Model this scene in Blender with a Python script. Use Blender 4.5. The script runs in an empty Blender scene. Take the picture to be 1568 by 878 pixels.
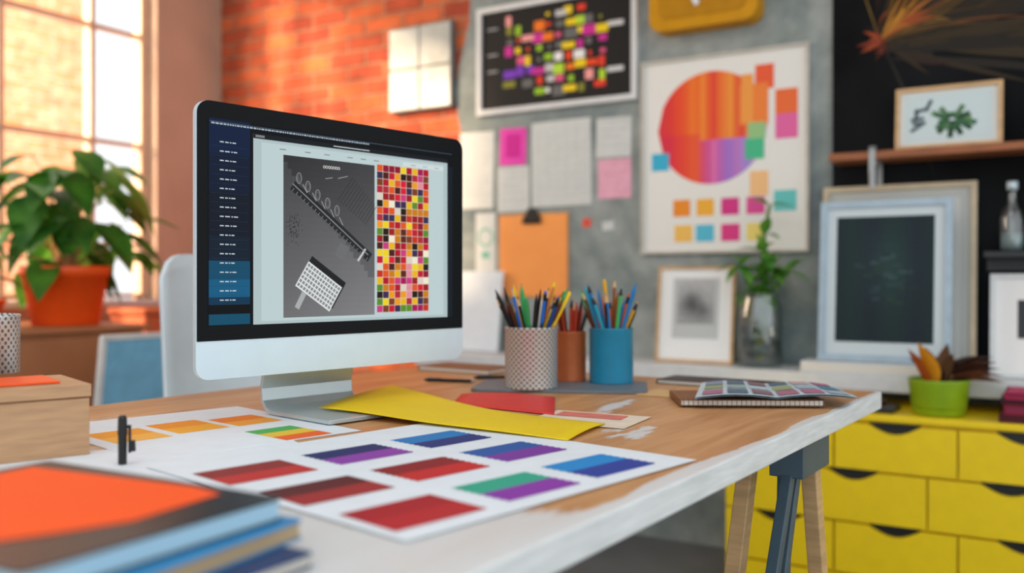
import bpy, bmesh, math, random
from mathutils import Vector, Matrix
random.seed(7)
sc = bpy.context.scene
try:
    sc.view_settings.view_transform = 'Standard'
except Exception:
    pass

# ------------------------------------------------------------------ helpers
def lin(h):
    if isinstance(h, (tuple, list)):
        return tuple(h[:3])
    h = h.lstrip('#')
    o = []
    for i in (0, 2, 4):
        c = int(h[i:i+2], 16) / 255
        o.append(c / 12.92 if c <= .04045 else ((c + .055) / 1.055) ** 2.4)
    return tuple(o)

def newmat(name):
    m = bpy.data.materials.new(name)
    m.use_nodes = True
    nt = m.node_tree
    return m, nt, nt.nodes['Principled BSDF']

def mat(name, col, rough=.5, metal=0., var=.08, scale=25., bump=0., trans=0., coat=0., spec=None, stretch=None):
    m, nt, b = newmat(name)
    c = lin(col)
    tc = nt.nodes.new('ShaderNodeTexCoord')
    mp = nt.nodes.new('ShaderNodeMapping')
    if stretch:
        mp.inputs['Scale'].default_value = stretch
    nz = nt.nodes.new('ShaderNodeTexNoise')
    nz.inputs['Scale'].default_value = scale
    nz.inputs['Detail'].default_value = 4
    nt.links.new(tc.outputs['Object'], mp.inputs[0])
    nt.links.new(mp.outputs[0], nz.inputs['Vector'])
    r = nt.nodes.new('ShaderNodeValToRGB')
    r.color_ramp.elements[0].position = .3
    r.color_ramp.elements[1].position = .7
    r.color_ramp.elements[0].color = tuple(x * (1 - var) for x in c) + (1,)
    r.color_ramp.elements[1].color = tuple(min(1, x * (1 + var)) for x in c) + (1,)
    nt.links.new(nz.outputs['Fac'], r.inputs[0])
    nt.links.new(r.outputs[0], b.inputs['Base Color'])
    b.inputs['Roughness'].default_value = rough
    b.inputs['Metallic'].default_value = metal
    b.inputs['Transmission Weight'].default_value = trans
    b.inputs['Coat Weight'].default_value = coat
    if spec is not None:
        b.inputs['Specular IOR Level'].default_value = spec
    if bump:
        bp = nt.nodes.new('ShaderNodeBump')
        bp.inputs['Strength'].default_value = bump
        bp.inputs['Distance'].default_value = .01
        nt.links.new(nz.outputs['Fac'], bp.inputs['Height'])
        nt.links.new(bp.outputs[0], b.inputs['Normal'])
    return m

def plaster_mat():
    m, nt, b = newmat('grey_plaster')
    tc = nt.nodes.new('ShaderNodeTexCoord')
    n1 = nt.nodes.new('ShaderNodeTexNoise'); n1.inputs['Scale'].default_value = 1.9; n1.inputs['Detail'].default_value = 7; n1.inputs['Roughness'].default_value = .62; n1.inputs['Distortion'].default_value = .8
    n2 = nt.nodes.new('ShaderNodeTexNoise'); n2.inputs['Scale'].default_value = 14; n2.inputs['Detail'].default_value = 6
    nt.links.new(tc.outputs['Object'], n1.inputs['Vector']); nt.links.new(tc.outputs['Object'], n2.inputs['Vector'])
    r = nt.nodes.new('ShaderNodeValToRGB')
    r.color_ramp.elements[0].position = .34; r.color_ramp.elements[0].color = lin('#6d797f') + (1,)
    r.color_ramp.elements[1].position = .66; r.color_ramp.elements[1].color = lin('#a4aaa8') + (1,)
    e = r.color_ramp.elements.new(.5); e.color = lin('#87918f') + (1,)
    nt.links.new(n1.outputs['Fac'], r.inputs[0])
    mx = nt.nodes.new('ShaderNodeMixRGB'); mx.blend_type = 'OVERLAY'; mx.inputs[0].default_value = .35
    nt.links.new(r.outputs[0], mx.inputs[1]); nt.links.new(n2.outputs['Fac'], mx.inputs[2])
    nt.links.new(mx.outputs[0], b.inputs['Base Color'])
    bp = nt.nodes.new('ShaderNodeBump'); bp.inputs['Distance'].default_value = .01; bp.inputs['Strength'].default_value = .4
    nt.links.new(n2.outputs['Fac'], bp.inputs['Height']); nt.links.new(bp.outputs[0], b.inputs['Normal'])
    b.inputs['Roughness'].default_value = .85
    return m

def leaf_mat(name, c0, c1):
    m, nt, b = newmat(name)
    tc = nt.nodes.new('ShaderNodeTexCoord')
    nz = nt.nodes.new('ShaderNodeTexNoise'); nz.inputs['Scale'].default_value = 8
    nt.links.new(tc.outputs['Object'], nz.inputs['Vector'])
    r = nt.nodes.new('ShaderNodeValToRGB')
    r.color_ramp.elements[0].position = .35; r.color_ramp.elements[0].color = lin(c0) + (1,)
    r.color_ramp.elements[1].position = .65; r.color_ramp.elements[1].color = lin(c1) + (1,)
    nt.links.new(nz.outputs['Fac'], r.inputs[0]); nt.links.new(r.outputs[0], b.inputs['Base Color'])
    b.inputs['Roughness'].default_value = .4
    tr = nt.nodes.new('ShaderNodeBsdfTranslucent'); nt.links.new(r.outputs[0], tr.inputs[0])
    mx = nt.nodes.new('ShaderNodeMixShader'); mx.inputs[0].default_value = .4
    nt.links.new(b.outputs[0], mx.inputs[1]); nt.links.new(tr.outputs[0], mx.inputs[2])
    nt.links.new(mx.outputs[0], nt.nodes['Material Output'].inputs[0])
    return m

def brick_mat(name, c1, c2, mortar, axis='X'):
    m, nt, b = newmat(name)
    tc = nt.nodes.new('ShaderNodeTexCoord')
    sp = nt.nodes.new('ShaderNodeSeparateXYZ')
    cb = nt.nodes.new('ShaderNodeCombineXYZ')
    nt.links.new(tc.outputs['Object'], sp.inputs[0])
    nt.links.new(sp.outputs[axis], cb.inputs[0])
    nt.links.new(sp.outputs['Z'], cb.inputs[1])
    nz = nt.nodes.new('ShaderNodeTexNoise'); nz.inputs['Scale'].default_value = 9; nz.inputs['Detail'].default_value = 5
    nt.links.new(tc.outputs['Object'], nz.inputs['Vector'])
    ad = nt.nodes.new('ShaderNodeVectorMath'); ad.operation = 'MULTIPLY_ADD'
    nt.links.new(nz.outputs['Color'], ad.inputs[0]); ad.inputs[1].default_value = (.035, .03, 0)
    nt.links.new(cb.outputs[0], ad.inputs[2])
    bt = nt.nodes.new('ShaderNodeTexBrick')
    nt.links.new(ad.outputs[0], bt.inputs['Vector'])
    bt.inputs['Scale'].default_value = 1
    bt.inputs['Brick Width'].default_value = .22
    bt.inputs['Row Height'].default_value = .072
    bt.inputs['Mortar Size'].default_value = .009
    bt.inputs['Mortar Smooth'].default_value = .8
    bt.inputs['Color1'].default_value = lin(c1) + (1,)
    bt.inputs['Color2'].default_value = lin(c2) + (1,)
    bt.inputs['Mortar'].default_value = lin(mortar) + (1,)
    mx = nt.nodes.new('ShaderNodeMixRGB'); mx.blend_type = 'OVERLAY'; mx.inputs[0].default_value = .75
    nt.links.new(bt.outputs['Color'], mx.inputs[1]); nt.links.new(nz.outputs['Fac'], mx.inputs[2])
    nt.links.new(mx.outputs[0], b.inputs['Base Color'])
    bp = nt.nodes.new('ShaderNodeBump'); bp.inputs['Distance'].default_value = .02; bp.inputs['Strength'].default_value = .8
    inv = nt.nodes.new('ShaderNodeMath'); inv.operation = 'SUBTRACT'
    nt.links.new(nz.outputs['Fac'], inv.inputs[0]); nt.links.new(bt.outputs['Fac'], inv.inputs[1])
    nt.links.new(inv.outputs[0], bp.inputs['Height']); nt.links.new(bp.outputs[0], b.inputs['Normal'])
    b.inputs['Roughness'].default_value = .85
    return m

def print_mat():
    m, nt, b = newmat('printed_ink')
    a = nt.nodes.new('ShaderNodeAttribute'); a.attribute_name = 'Col'
    nt.links.new(a.outputs['Color'], b.inputs['Base Color'])
    b.inputs['Roughness'].default_value = .6
    b.inputs['Specular IOR Level'].default_value = .3
    return m

def screen_mat():
    m, nt, b = newmat('lit_display')
    a = nt.nodes.new('ShaderNodeAttribute'); a.attribute_name = 'Col'
    b.inputs['Base Color'].default_value = (0.003, .003, .003, 1)
    b.inputs['Roughness'].default_value = .3
    b.inputs['Specular IOR Level'].default_value = .08
    nt.links.new(a.outputs['Color'], b.inputs['Emission Color'])
    b.inputs['Emission Strength'].default_value = 1.0
    return m

def desk_mat():
    m, nt, b = newmat('worn_painted_wood')
    tc = nt.nodes.new('ShaderNodeTexCoord')
    mp = nt.nodes.new('ShaderNodeMapping'); mp.inputs['Scale'].default_value = (18, 1.8, 5)
    nt.links.new(tc.outputs['Object'], mp.inputs[0])
    g = nt.nodes.new('ShaderNodeTexNoise'); g.inputs['Scale'].default_value = 1.5; g.inputs['Detail'].default_value = 8; g.inputs['Distortion'].default_value = .6
    nt.links.new(mp.outputs[0], g.inputs['Vector'])
    r = nt.nodes.new('ShaderNodeValToRGB')
    r.color_ramp.elements[0].position = .25; r.color_ramp.elements[0].color = lin('#ad7240') + (1,)
    r.color_ramp.elements[1].position = .75; r.color_ramp.elements[1].color = lin('#d9a670') + (1,)
    nt.links.new(g.outputs['Fac'], r.inputs[0])
    sp = nt.nodes.new('ShaderNodeSeparateXYZ'); nt.links.new(tc.outputs['Object'], sp.inputs[0])
    mp2 = nt.nodes.new('ShaderNodeMapping'); mp2.inputs['Scale'].default_value = (6, 2.0, 3)
    nt.links.new(tc.outputs['Object'], mp2.inputs[0])
    n2 = nt.nodes.new('ShaderNodeTexNoise'); n2.inputs['Scale'].default_value = 1.6; n2.inputs['Detail'].default_value = 7; n2.inputs['Roughness'].default_value = .6
    nt.links.new(mp2.outputs[0], n2.inputs['Vector'])
    def math_(op, a, bb):
        n = nt.nodes.new('ShaderNodeMath'); n.operation = op
        for i, x in enumerate((a, bb)):
            if isinstance(x, (int, float)): n.inputs[i].default_value = x
            else: nt.links.new(x, n.inputs[i])
        return n.outputs[0]
    # near part of the table and a thin worn strip along the edge are painted white
    t = math_('MULTIPLY', math_('SUBTRACT', sp.outputs['Y'], 1.20), 3.0)
    nn = math_('MULTIPLY', math_('SUBTRACT', n2.outputs['Fac'], .5), 3.4)
    s = math_('ADD', t, nn)
    e0 = math_('MULTIPLY', math_('SUBTRACT', .014, sp.outputs['X']), 60)
    e1 = math_('MULTIPLY', math_('SUBTRACT', sp.outputs['Y'], .35), .9)
    s = math_('MAXIMUM', s, math_('ADD', math_('ADD', e0, nn), e1) )
    s = math_('MAXIMUM', s, math_('SUBTRACT', math_('MULTIPLY', nn, 1.3), .55))
    s2 = math_('MULTIPLY', s, 5)
    cl = nt.nodes.new('ShaderNodeClamp'); nt.links.new(s2, cl.inputs[0])
    fc = math_('MULTIPLY', cl.outputs[0], math_('ADD', .78, math_('MULTIPLY', g.outputs['Fac'], .35)))
    cl2 = nt.nodes.new('ShaderNodeClamp'); nt.links.new(fc, cl2.inputs[0])
    mx = nt.nodes.new('ShaderNodeMixRGB'); nt.links.new(cl2.outputs[0], mx.inputs[0])
    nt.links.new(r.outputs[0], mx.inputs[1]); mx.inputs[2].default_value = lin('#d8d8d7') + (1,)
    nt.links.new(mx.outputs[0], b.inputs['Base Color'])
    bp = nt.nodes.new('ShaderNodeBump'); bp.inputs['Distance'].default_value = .002; bp.inputs['Strength'].default_value = .3
    nt.links.new(g.outputs['Fac'], bp.inputs['Height']); nt.links.new(bp.outputs[0], b.inputs['Normal'])
    b.inputs['Roughness'].default_value = .42
    return m

def cup_mesh_mat():
    m, nt, b = newmat('perforated_steel')
    tc = nt.nodes.new('ShaderNodeTexCoord')
    sp = nt.nodes.new('ShaderNodeSeparateXYZ'); nt.links.new(tc.outputs['Object'], sp.inputs[0])
    def M(op, a, bb=0):
        n = nt.nodes.new('ShaderNodeMath'); n.operation = op
        for i, x in enumerate((a, bb)):
            if isinstance(x, (int, float)): n.inputs[i].default_value = x
            else: nt.links.new(x, n.inputs[i])
        return n.outputs[0]
    ang = M('ARCTAN2', sp.outputs['Y'], sp.outputs['X'])
    s1 = M('SINE', M('MULTIPLY', ang, 28)); s2 = M('SINE', M('MULTIPLY', sp.outputs['Z'], 520))
    f = M('GREATER_THAN', M('MULTIPLY', s1, s2), .25)
    mx = nt.nodes.new('ShaderNodeMixRGB'); nt.links.new(f, mx.inputs[0])
    mx.inputs[1].default_value = lin('#d4d4d2') + (1,); mx.inputs[2].default_value = lin('#6d7174') + (1,)
    nt.links.new(mx.outputs[0], b.inputs['Base Color'])
    b.inputs['Metallic'].default_value = .45; b.inputs['Roughness'].default_value = .3
    return m

def glass_mat(name, tint=(1, 1, 1), gl=.12):
    m = bpy.data.materials.new(name); m.use_nodes = True
    nt = m.node_tree; nt.nodes.clear()
    o = nt.nodes.new('ShaderNodeOutputMaterial'); mx = nt.nodes.new('ShaderNodeMixShader')
    t = nt.nodes.new('ShaderNodeBsdfTransparent'); t.inputs[0].default_value = tint + (1,)
    g = nt.nodes.new('ShaderNodeBsdfGlossy'); g.inputs['Roughness'].default_value = .05
    mx.inputs[0].default_value = gl
    nt.links.new(t.outputs[0], mx.inputs[1]); nt.links.new(g.outputs[0], mx.inputs[2]); nt.links.new(mx.outputs[0], o.inputs[0])
    return m

class MB:
    def __init__(s):
        s.v = []; s.f = []; s.m = []; s.c = []; s.s = []
    def add(s, vs, fs, m=0, col='#ffffff', smooth=False, M=None):
        o = len(s.v)
        for p in vs:
            p = Vector(p)
            if M is not None: p = M @ p
            s.v.append(p)
        c = lin(col)
        for f in fs:
            s.f.append([o + i for i in f]); s.m.append(m); s.c.append(c); s.s.append(smooth)
    def box(s, x0, x1, y0, y1, z0, z1, m=0, col='#ffffff', M=None):
        s.add([(x0,y0,z0),(x1,y0,z0),(x1,y1,z0),(x0,y1,z0),(x0,y0,z1),(x1,y0,z1),(x1,y1,z1),(x0,y1,z1)],
              [(0,3,2,1),(4,5,6,7),(0,1,5,4),(1,2,6,5),(2,3,7,6),(3,0,4,7)], m, col, False, M)
    def cyl(s, p0, p1, r0, r1=None, seg=12, m=0, col='#ffffff', smooth=True, caps=True):
        r1 = r0 if r1 is None else r1
        p0 = Vector(p0); p1 = Vector(p1); d = (p1 - p0).normalized()
        a = d.cross(Vector((0, 0, 1)) if abs(d.z) < .95 else Vector((1, 0, 0))).normalized(); b = d.cross(a)
        vs = []
        for p, r in ((p0, r0), (p1, r1)):
            for i in range(seg):
                t = 2 * math.pi * i / seg
                vs.append(p + a * math.cos(t) * r + b * math.sin(t) * r)
        s.add(vs, [(i, (i+1) % seg, seg + (i+1) % seg, seg + i) for i in range(seg)], m, col, smooth)
        if caps:
            s.add(vs[:seg], [tuple(range(seg))], m, col); s.add(vs[seg:], [tuple(range(seg))], m, col)
    def tube(s, pts, rs, seg=8, m=0, col='#ffffff'):
        pts = [Vector(p) for p in pts]
        vs = []
        for k, p in enumerate(pts):
            d = (pts[min(k+1, len(pts)-1)] - pts[max(k-1, 0)]).normalized()
            a = d.cross(Vector((.3, 1, .1))).normalized(); b = d.cross(a)
            r = rs[k] if isinstance(rs, (list, tuple)) else rs
            for i in range(seg):
                t = 2 * math.pi * i / seg
                vs.append(p + a * math.cos(t) * r + b * math.sin(t) * r)
        fs = []
        for k in range(len(pts)-1):
            for i in range(seg):
                fs.append((k*seg+i, k*seg+(i+1) % seg, (k+1)*seg+(i+1) % seg, (k+1)*seg+i))
        s.add(vs, fs, m, col, True)
    def lathe(s, prof, c=(0, 0, 0), seg=40, m=0, col='#ffffff', smooth=True):
        vs = []
        for r, z in prof:
            for i in range(seg):
                t = 2 * math.pi * i / seg
                vs.append((c[0] + max(r, 1e-4) * math.cos(t), c[1] + max(r, 1e-4) * math.sin(t), c[2] + z))
        fs = []
        for k in range(len(prof)-1):
            for i in range(seg):
                fs.append((k*seg+i, k*seg+(i+1) % seg, (k+1)*seg+(i+1) % seg, (k+1)*seg+i))
        s.add(vs, fs, m, col, smooth)
    def prism(s, pts, ext, m=0, col='#ffffff', M=None):
        pts = [Vector(p) for p in pts]; e = Vector(ext); n = len(pts)
        vs = pts + [p + e for p in pts]
        s.add(vs, [tuple(range(n)), tuple(range(n, 2*n))] + [(i, (i+1) % n, n + (i+1) % n, n + i) for i in range(n)], m, col, False, M)
    def poly(s, pts, m=0, col='#ffffff', M=None):
        s.add(pts, [tuple(range(len(pts)))], m, col, False, M)
    def rxz(s, x0, x1, z0, z1, y, m=0, col='#ffffff'):
        s.poly([(x0, y, z0), (x1, y, z0), (x1, y, z1), (x0, y, z1)], m, col)
    def rrot(s, cx, cz, w, h, ang, y, m=0, col='#ffffff'):
        a = math.radians(ang); c, n = math.cos(a), math.sin(a)
        s.poly([(cx + dx*c - dz*n, y, cz + dx*n + dz*c) for dx, dz in ((-w/2,-h/2),(w/2,-h/2),(w/2,h/2),(-w/2,h/2))], m, col)
    def ring(s, cx, cz, r, w, y, m=0, col='#ffffff', n=20, rx=None):
        rx = rx or r
        for i in range(n):
            a = 2*math.pi*i/n; b = 2*math.pi*(i+1)/n
            s.poly([(cx+rx*math.cos(a), y, cz+r*math.sin(a)), (cx+rx*math.cos(b), y, cz+r*math.sin(b)),
                    (cx+(rx-w)*math.cos(b), y, cz+(r-w)*math.sin(b)), (cx+(rx-w)*math.cos(a), y, cz+(r-w)*math.sin(a))], m, col)
    def leaf(s, p, d, L, W, droop=.3, m=0, fold=.15, col='#ffffff', n=7, zmin=None):
        p = Vector(p); d = Vector(d).normalized()
        side = d.cross(Vector((0, 0, 1)))
        side = Vector((1, 0, 0)) if side.length < .1 else side.normalized()
        up = side.cross(d)
        vs = []
        for i in range(n):
            t = i / (n-1)
            c = p + d*L*t + Vector((0, 0, -droop*L*t*t))
            hw = W/2 * (math.sin(math.pi * min(1, t**.75)) + .02)
            vs += [c - side*hw + up*hw*fold*2, c, c + side*hw + up*hw*fold*2]
        if zmin is not None:
            for q_ in vs: q_.z = max(q_.z, zmin)
        fs = []
        for i in range(n-1):
            for j in (0, 1):
                fs.append((i*3+j, i*3+j+1, i*3+j+4, i*3+j+3))
        s.add(vs, fs, m, col, True)
    def sheet(s, A, B, C, D, zf=None, n=12, m=0, col='#ffffff'):
        A, B, C, D = map(Vector, (A, B, C, D)); vs = []
        for j in range(n+1):
            for i in range(n+1):
                u, v = i/n, j/n
                p = (A*(1-u)+B*u)*(1-v) + (D*(1-u)+C*u)*v
                if zf: p = p + Vector((0, 0, zf(u, v)))
                vs.append(p)
        s.add(vs, [(j*(n+1)+i, j*(n+1)+i+1, (j+1)*(n+1)+i+1, (j+1)*(n+1)+i) for j in range(n) for i in range(n)], m, col, True)
    def build(s, name, mats, loc=(0, 0, 0), rz=0., rx=0., bevel=0., parent=None, solid=0., recalc=True, seg=2):
        me = bpy.data.meshes.new(name)
        me.from_pydata([tuple(p) for p in s.v], [], s.f)
        for mt in mats: me.materials.append(mt)
        for i, p in enumerate(me.polygons):
            p.material_index = s.m[i]; p.use_smooth = s.s[i]
        ca = me.color_attributes.new('Col', 'FLOAT_COLOR', 'CORNER')
        for i, p in enumerate(me.polygons):
            for li in p.loop_indices:
                ca.data[li].color = s.c[i] + (1,)
        if recalc:
            bm = bmesh.new(); bm.from_mesh(me)
            bmesh.ops.recalc_face_normals(bm, faces=bm.faces)
            bm.to_mesh(me); bm.free()
        ob = bpy.data.objects.new(name, me)
        sc.collection.objects.link(ob)
        ob.location = loc; ob.rotation_euler = (rx, 0, rz)
        if parent: ob.parent = parent
        if solid:
            md = ob.modifiers.new('thick', 'SOLIDIFY'); md.thickness = solid; md.offset = 0
        if bevel:
            md = ob.modifiers.new('bev', 'BEVEL'); md.width = bevel; md.segments = seg; md.limit_method = 'ANGLE'; md.angle_limit = math.radians(40)
        return ob

def empty(name, loc, rz=0., rx=0.):
    e = bpy.data.objects.new(name, None); sc.collection.objects.link(e)
    e.empty_display_size = .05; e.location = loc; e.rotation_euler = (rx, 0, rz)
    return e

def rrect(w, h, r, n=6, cx=0, cz=0, bottom=True):
    pts = []
    for qx, qz, a0 in ((1, 1, 0), (-1, 1, 90), (-1, -1, 180), (1, -1, 270)):
        rr = r if (qz > 0 or bottom) else .0005
        for i in range(n+1):
            a = math.radians(a0 + 90*i/n)
            pts.append((cx + qx*(w/2-rr) + rr*math.cos(a), cz + qz*(h/2-rr) + rr*math.sin(a)))
    return pts

# ------------------------------------------------------------------ room frame
C = Vector((-1.52, 4.78, 0)); RZ = math.atan2(-.6, 1)
EU = Vector((math.cos(RZ), math.sin(RZ), 0)); EV = Vector((math.sin(RZ), -math.cos(RZ), 0))
def R(u, v, z=0):
    p = C + EU*u + EV*v; return (p.x, p.y, z)

INK = print_mat(); SCREEN = screen_mat()
M_brick = brick_mat('brick', '#d86a38', '#a8432a', '#c48a6a')
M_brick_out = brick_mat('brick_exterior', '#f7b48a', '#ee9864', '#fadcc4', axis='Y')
M_plaster = plaster_mat()
M_tan = mat('tan_plaster', '#c3a690', .8, var=.10, scale=3)
M_floor = mat('concrete_floor', '#6d7072', .5, var=.15, scale=4)
M_ceil = mat('ceiling_white', '#d8d5cf', .8)
M_white = mat('white_paper', '#e4ebf1', .6, var=.03)
M_whitep = mat('white_paint', '#dcdfe0', .45, var=.05)
M_black = mat('black_plastic', '#121416', .35)
M_blackp = mat('black_board', '#101215', .75, var=.7, scale=2.5, spec=.15)
M_yellow = mat('yellow_lacquer', '#f5d200', .42, var=.03)
M_yellowd = mat('mustard_enamel', '#cc9000', .5, var=.06, spec=.25)
M_alu = mat('aluminium', '#d3e4ec', .33, metal=.3, var=.02)
M_woodl = mat('light_wood', '#cfa878', .5, var=.18, scale=6, stretch=(2, 2, 14))
M_woodb = mat('box_wood', '#bd936c', .5, var=.16, scale=5, stretch=(3, 3, 26))
M_woodm = mat('shelf_wood', '#9a5a32', .5, var=.2, scale=6, stretch=(2, 14, 14))
M_orange = mat('orange_pot', '#ff5a14', .45, var=.05)
M_orangep = mat('orange_paper', '#ffa050', .6, var=.05, scale=8)
M_leaf = leaf_mat('leaf_green', '#2a6420', '#5c9a34')
M_leafl = leaf_mat('leaf_light', '#4a8a34', '#86c050')
M_stem = mat('stem', '#c99a65', .6)
M_soil = mat('soil', '#3a2618', .9, bump=.5)
M_steel = mat('blue_grey_steel', '#465a68', .45, metal=.2)
M_silver = mat('silver_foil', '#a4abac', .45, metal=.2, var=.25, scale=5)
M_teal = mat('teal_enamel', '#1f86aa', .35, var=.06)
M_copper = mat('copper_enamel', '#cc6e40', .4, metal=.2)
M_grey = mat('slate_grey', '#66717a', .5)
M_glass = glass_mat('window_glass', (1, 1, 1), .03)
M_glassb = glass_mat('bottle_glass', (.86, .92, .92), .16)
M_chair = mat('chair_white', '#dbe6ec', .4, var=.02)
M_blue = mat('pale_blue', '#7fc0e2', .5)
M_cab = mat('cabinet_brown', '#ad7048', .55, var=.12, scale=5)

# ------------------------------------------------------------------ shell
b = MB(); b.box(-.2, 5.4, 0, .2, 0, 3.0); b.build('wall_back', [M_brick], C, RZ)
b = MB(); edge = []
random.seed(3)
z = 0.0
while z < 3.0:
    u = 1.50 + (.0 if z < 1.9 else (z-1.9)*.18) + random.uniform(-.035, .035)
    edge.append((u, -.012, z)); z += random.uniform(.05, .11)
edge.append((1.7, -.012, 3.0))
b.prism([(5.4, -.012, 0)] + edge + [(5.4, -.012, 3.0)], (0, .0119, 0)); b.build('trim_plaster', [M_plaster], C, RZ)
b = MB()
b.box(-.18, 0, -9, 0, 0, .90); b.box(-.18, 0, -9, 0, 2.75, 4.6)  # raised past the ceiling and lengthened out of view to block the sun
b.box(-.18, 0, -.40, 0, .90, 2.75); b.box(-.18, 0, -9, -2.02, .90, 2.75)
b.build('wall_left', [M_tan], C, RZ)
b = MB(); b.box(-.2, 5.4, -5.2, .2, -.05, 0); b.build('floor', [M_floor], C, RZ)
b = MB(); b.box(-.2, 5.4, -2.4, .2, 3.0, 3.05); b.build('ceiling', [M_ceil], C, RZ)
b = MB()
for v in (.425, .705, 1.13, 1.57, 1.995):
    w = .025 if v in (.425, 1.995) else .013
    b.box(-.10, -.05, -v-w, -v+w, .90, 2.75, 0)
for z in (.92, 1.16, 1.64, 2.17, 2.62, 2.73):
    b.box(-.095, -.055, -2.0, -.42, z-.010, z+.010, 0)
b.box(-.08, -.075, -2.0, -.42, .90, 2.75, 1)
b.box(-.17, .04, -2.02, -.40, .875, .90, 2)
b.build('window_1', [mat('window_frame', '#d9b498', .5), M_glass, M_whitep], C, RZ)
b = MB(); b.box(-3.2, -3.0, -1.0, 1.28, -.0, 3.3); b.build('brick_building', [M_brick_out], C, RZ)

# ------------------------------------------------------------------ desk
P1 = Vector((.799, 1.976, 0)); DRZ = math.atan2(.562, -.827)
M_desk = desk_mat()
M_edge = mat('worn_white_edge', '#dcdedd', .5, var=.12, scale=7, stretch=(3, 1.5, 14), bump=.12)
desk = empty('trestle_desk', (P1.x, P1.y, 0), DRZ)
b = MB(); b.box(0, 1.2, 0, 2.0, .713, .75)
for i in range(6):
    b.m[i] = 0 if i == 1 else 1
b.build('tabletop', [M_desk, M_edge], parent=desk, bevel=.003)
def leg(b, x0, y0, z0, x1, y1, z1, w, d, m):
    p0 = Vector((x0, y0, z0)); p1 = Vector((x1, y1, z1))
    vs = []
    for p in (p0, p1):
        vs += [p + Vector((sx*w, sy*d, 0)) for sx, sy in ((-1,-1),(1,-1),(1,1),(-1,1))]
    b.add(vs, [(0,1,2,3),(4,5,6,7),(0,1,5,4),(1,2,6,5),(2,3,7,6),(3,0,4,7)], m)
for k, aa in enumerate((.42, 1.7)):
    b = MB()
    b.box(.03, 1.17, aa-.03, aa+.03, .655, .7125, 1)
    for x in (.045, 1.155):
        sx = 1 if x < .5 else -1
        leg(b, x, aa-.035, .70, x, aa-.20, 0, .014, .017, 0)
        leg(b, x+.08*sx, aa+.045, .70, x+.08*sx, aa+.30, 0, .014, .018, 0)
        leg(b, x+.03*sx, aa+.005, .66, x+.03*sx, aa+.05, 0, .010, .015, 1)
        leg(b, x+.0*sx, aa+.045, .66, x+.0*sx, aa+.34, 0, .010, .012, 1)
        leg(b, x+.0*sx, aa+.080, .66, x+.0*sx, aa+.44, 0, .010, .012, 1)
        b.box(x-.03, x+.03, aa-.065, aa+.095, .65, .7125, 1)
    b.build('trestle', [M_woodl, M_steel], parent=desk, bevel=.002)

# ------------------------------------------------------------------ computer
pc = empty('desktop_computer', (-.2955, 1.634, .7516), math.radians(47.6))
W, H = .58, .44; zc = .082 + H/2
b = MB()
rings = [(1, 1, 0), (1, 1, .009), (.985, .98, .012), (.90, .88, .022), (.70, .68, .036), (.35, .34, .044)]
for k in range(len(rings)-1):
    a_, c_ = rings[k], rings[k+1]
    o1 = rrect(W*a_[0], H*a_[1], .022*a_[1], 6); o2 = rrect(W*c_[0], H*c_[1], .022*c_[1], 6); n = len(o1)
    vs = [(x, a_[2], zc+z) for x, z in o1] + [(x, c_[2], zc+z) for x, z in o2]
    b.add(vs, [(i, (i+1) % n, n+(i+1) % n, n+i) for i in range(n)], 0, smooth=k > 1)
    if k == 0: b.poly([(x, 0, zc+z) for x, z in o1], 0)
    if k == len(rings)-2: b.poly([(x, c_[2], zc+z) for x, z in o2], 0)
b.build('housing', [M_alu], parent=pc, recalc=True)
b = MB()
gh = H - .060 - .001
b.prism([(x, -.0012, .143 + gh/2 + z) for x, z in rrect(W-.003, gh, .021, 6, bottom=False)], (0, .0011, 0))
b.build('front_glass', [mat('black_glass', '#050709', .25, spec=.12)], parent=pc)
path = [(-.085, .0045), (.085, .0045), (.104, .009), (.116, .022), (.119, .045), (.108, .09), (.078, .17), (.040, .25)]
th = .0035; up_, lo_ = [], []
for i, p in enumerate(path):
    q0 = path[max(i-1, 0)]; q1 = path[min(i+1, len(path)-1)]
    d = Vector((q1[0]-q0[0], q1[1]-q0[1])).normalized(); nrm = Vector((-d.y, d.x))
    up_.append((p[0]+nrm.x*th, p[1]+nrm.y*th)); lo_.append((p[0]-nrm.x*th, p[1]-nrm.y*th))
b = MB(); b.prism([(-.1, y, z) for y, z in up_ + lo_[::-1]], (.2, 0, 0))
b.build('stand', [mat('stand_aluminium', '#c2ced2', .3, metal=.5, var=.02)], parent=pc, bevel=.001)
# display contents
b = MB(); random.seed(11)
def SX(w): return w - .29
def SZ(z): return z - .75
Y0 = -.0016
def q(w0, w1, z0, z1, col, k=0): b.rxz(SX(w0), SX(w1), SZ(z0), SZ(z1), Y0 - k*.00015, 0, col)
q(.020, .553, .916, 1.245, '#05080e')
side = [(1.19, 1.245, '#0b1c3c'), (1.13, 1.19, '#0a1830'), (1.06, 1.13, '#0e1524'), (1.02, 1.06, '#0f1c2e'),
        (.99, 1.02, '#0e4a68'), (.962, .99, '#115a80'), (.950, .962, '#0a3450'), (.935, .950, '#03060a'), (.918, .935, '#0e4c68')]
for z0, z1, c in side: q(.021, .094, z0, z1, c, 1)
zz = 1.208
while zz > .952:
    x = .040
    for wl in (.008, random.uniform(.005, .010), .003, random.uniform(.006, .009)):
        q(x, x+wl*.85, zz, zz+.0018, '#c3ced6', 2); x += wl + .0012
    q(.024, .091, zz-.0065, zz-.0061, '#22384e', 2)
    zz -= .0148
x = .025
while x < .34:
    wl = random.uniform(.002, .006)
    q(x, x+wl, 1.2362, 1.2388, '#a4b2be', 2); x += wl + .0014
q(.022, .548, 1.2397, 1.2406, '#51616f', 2)
q(.100, .536, .9165, 1.2295, '#aebfc2', 1)
q(.100, .536, 1.2215, 1.2295, '#15191e', 2)
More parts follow.
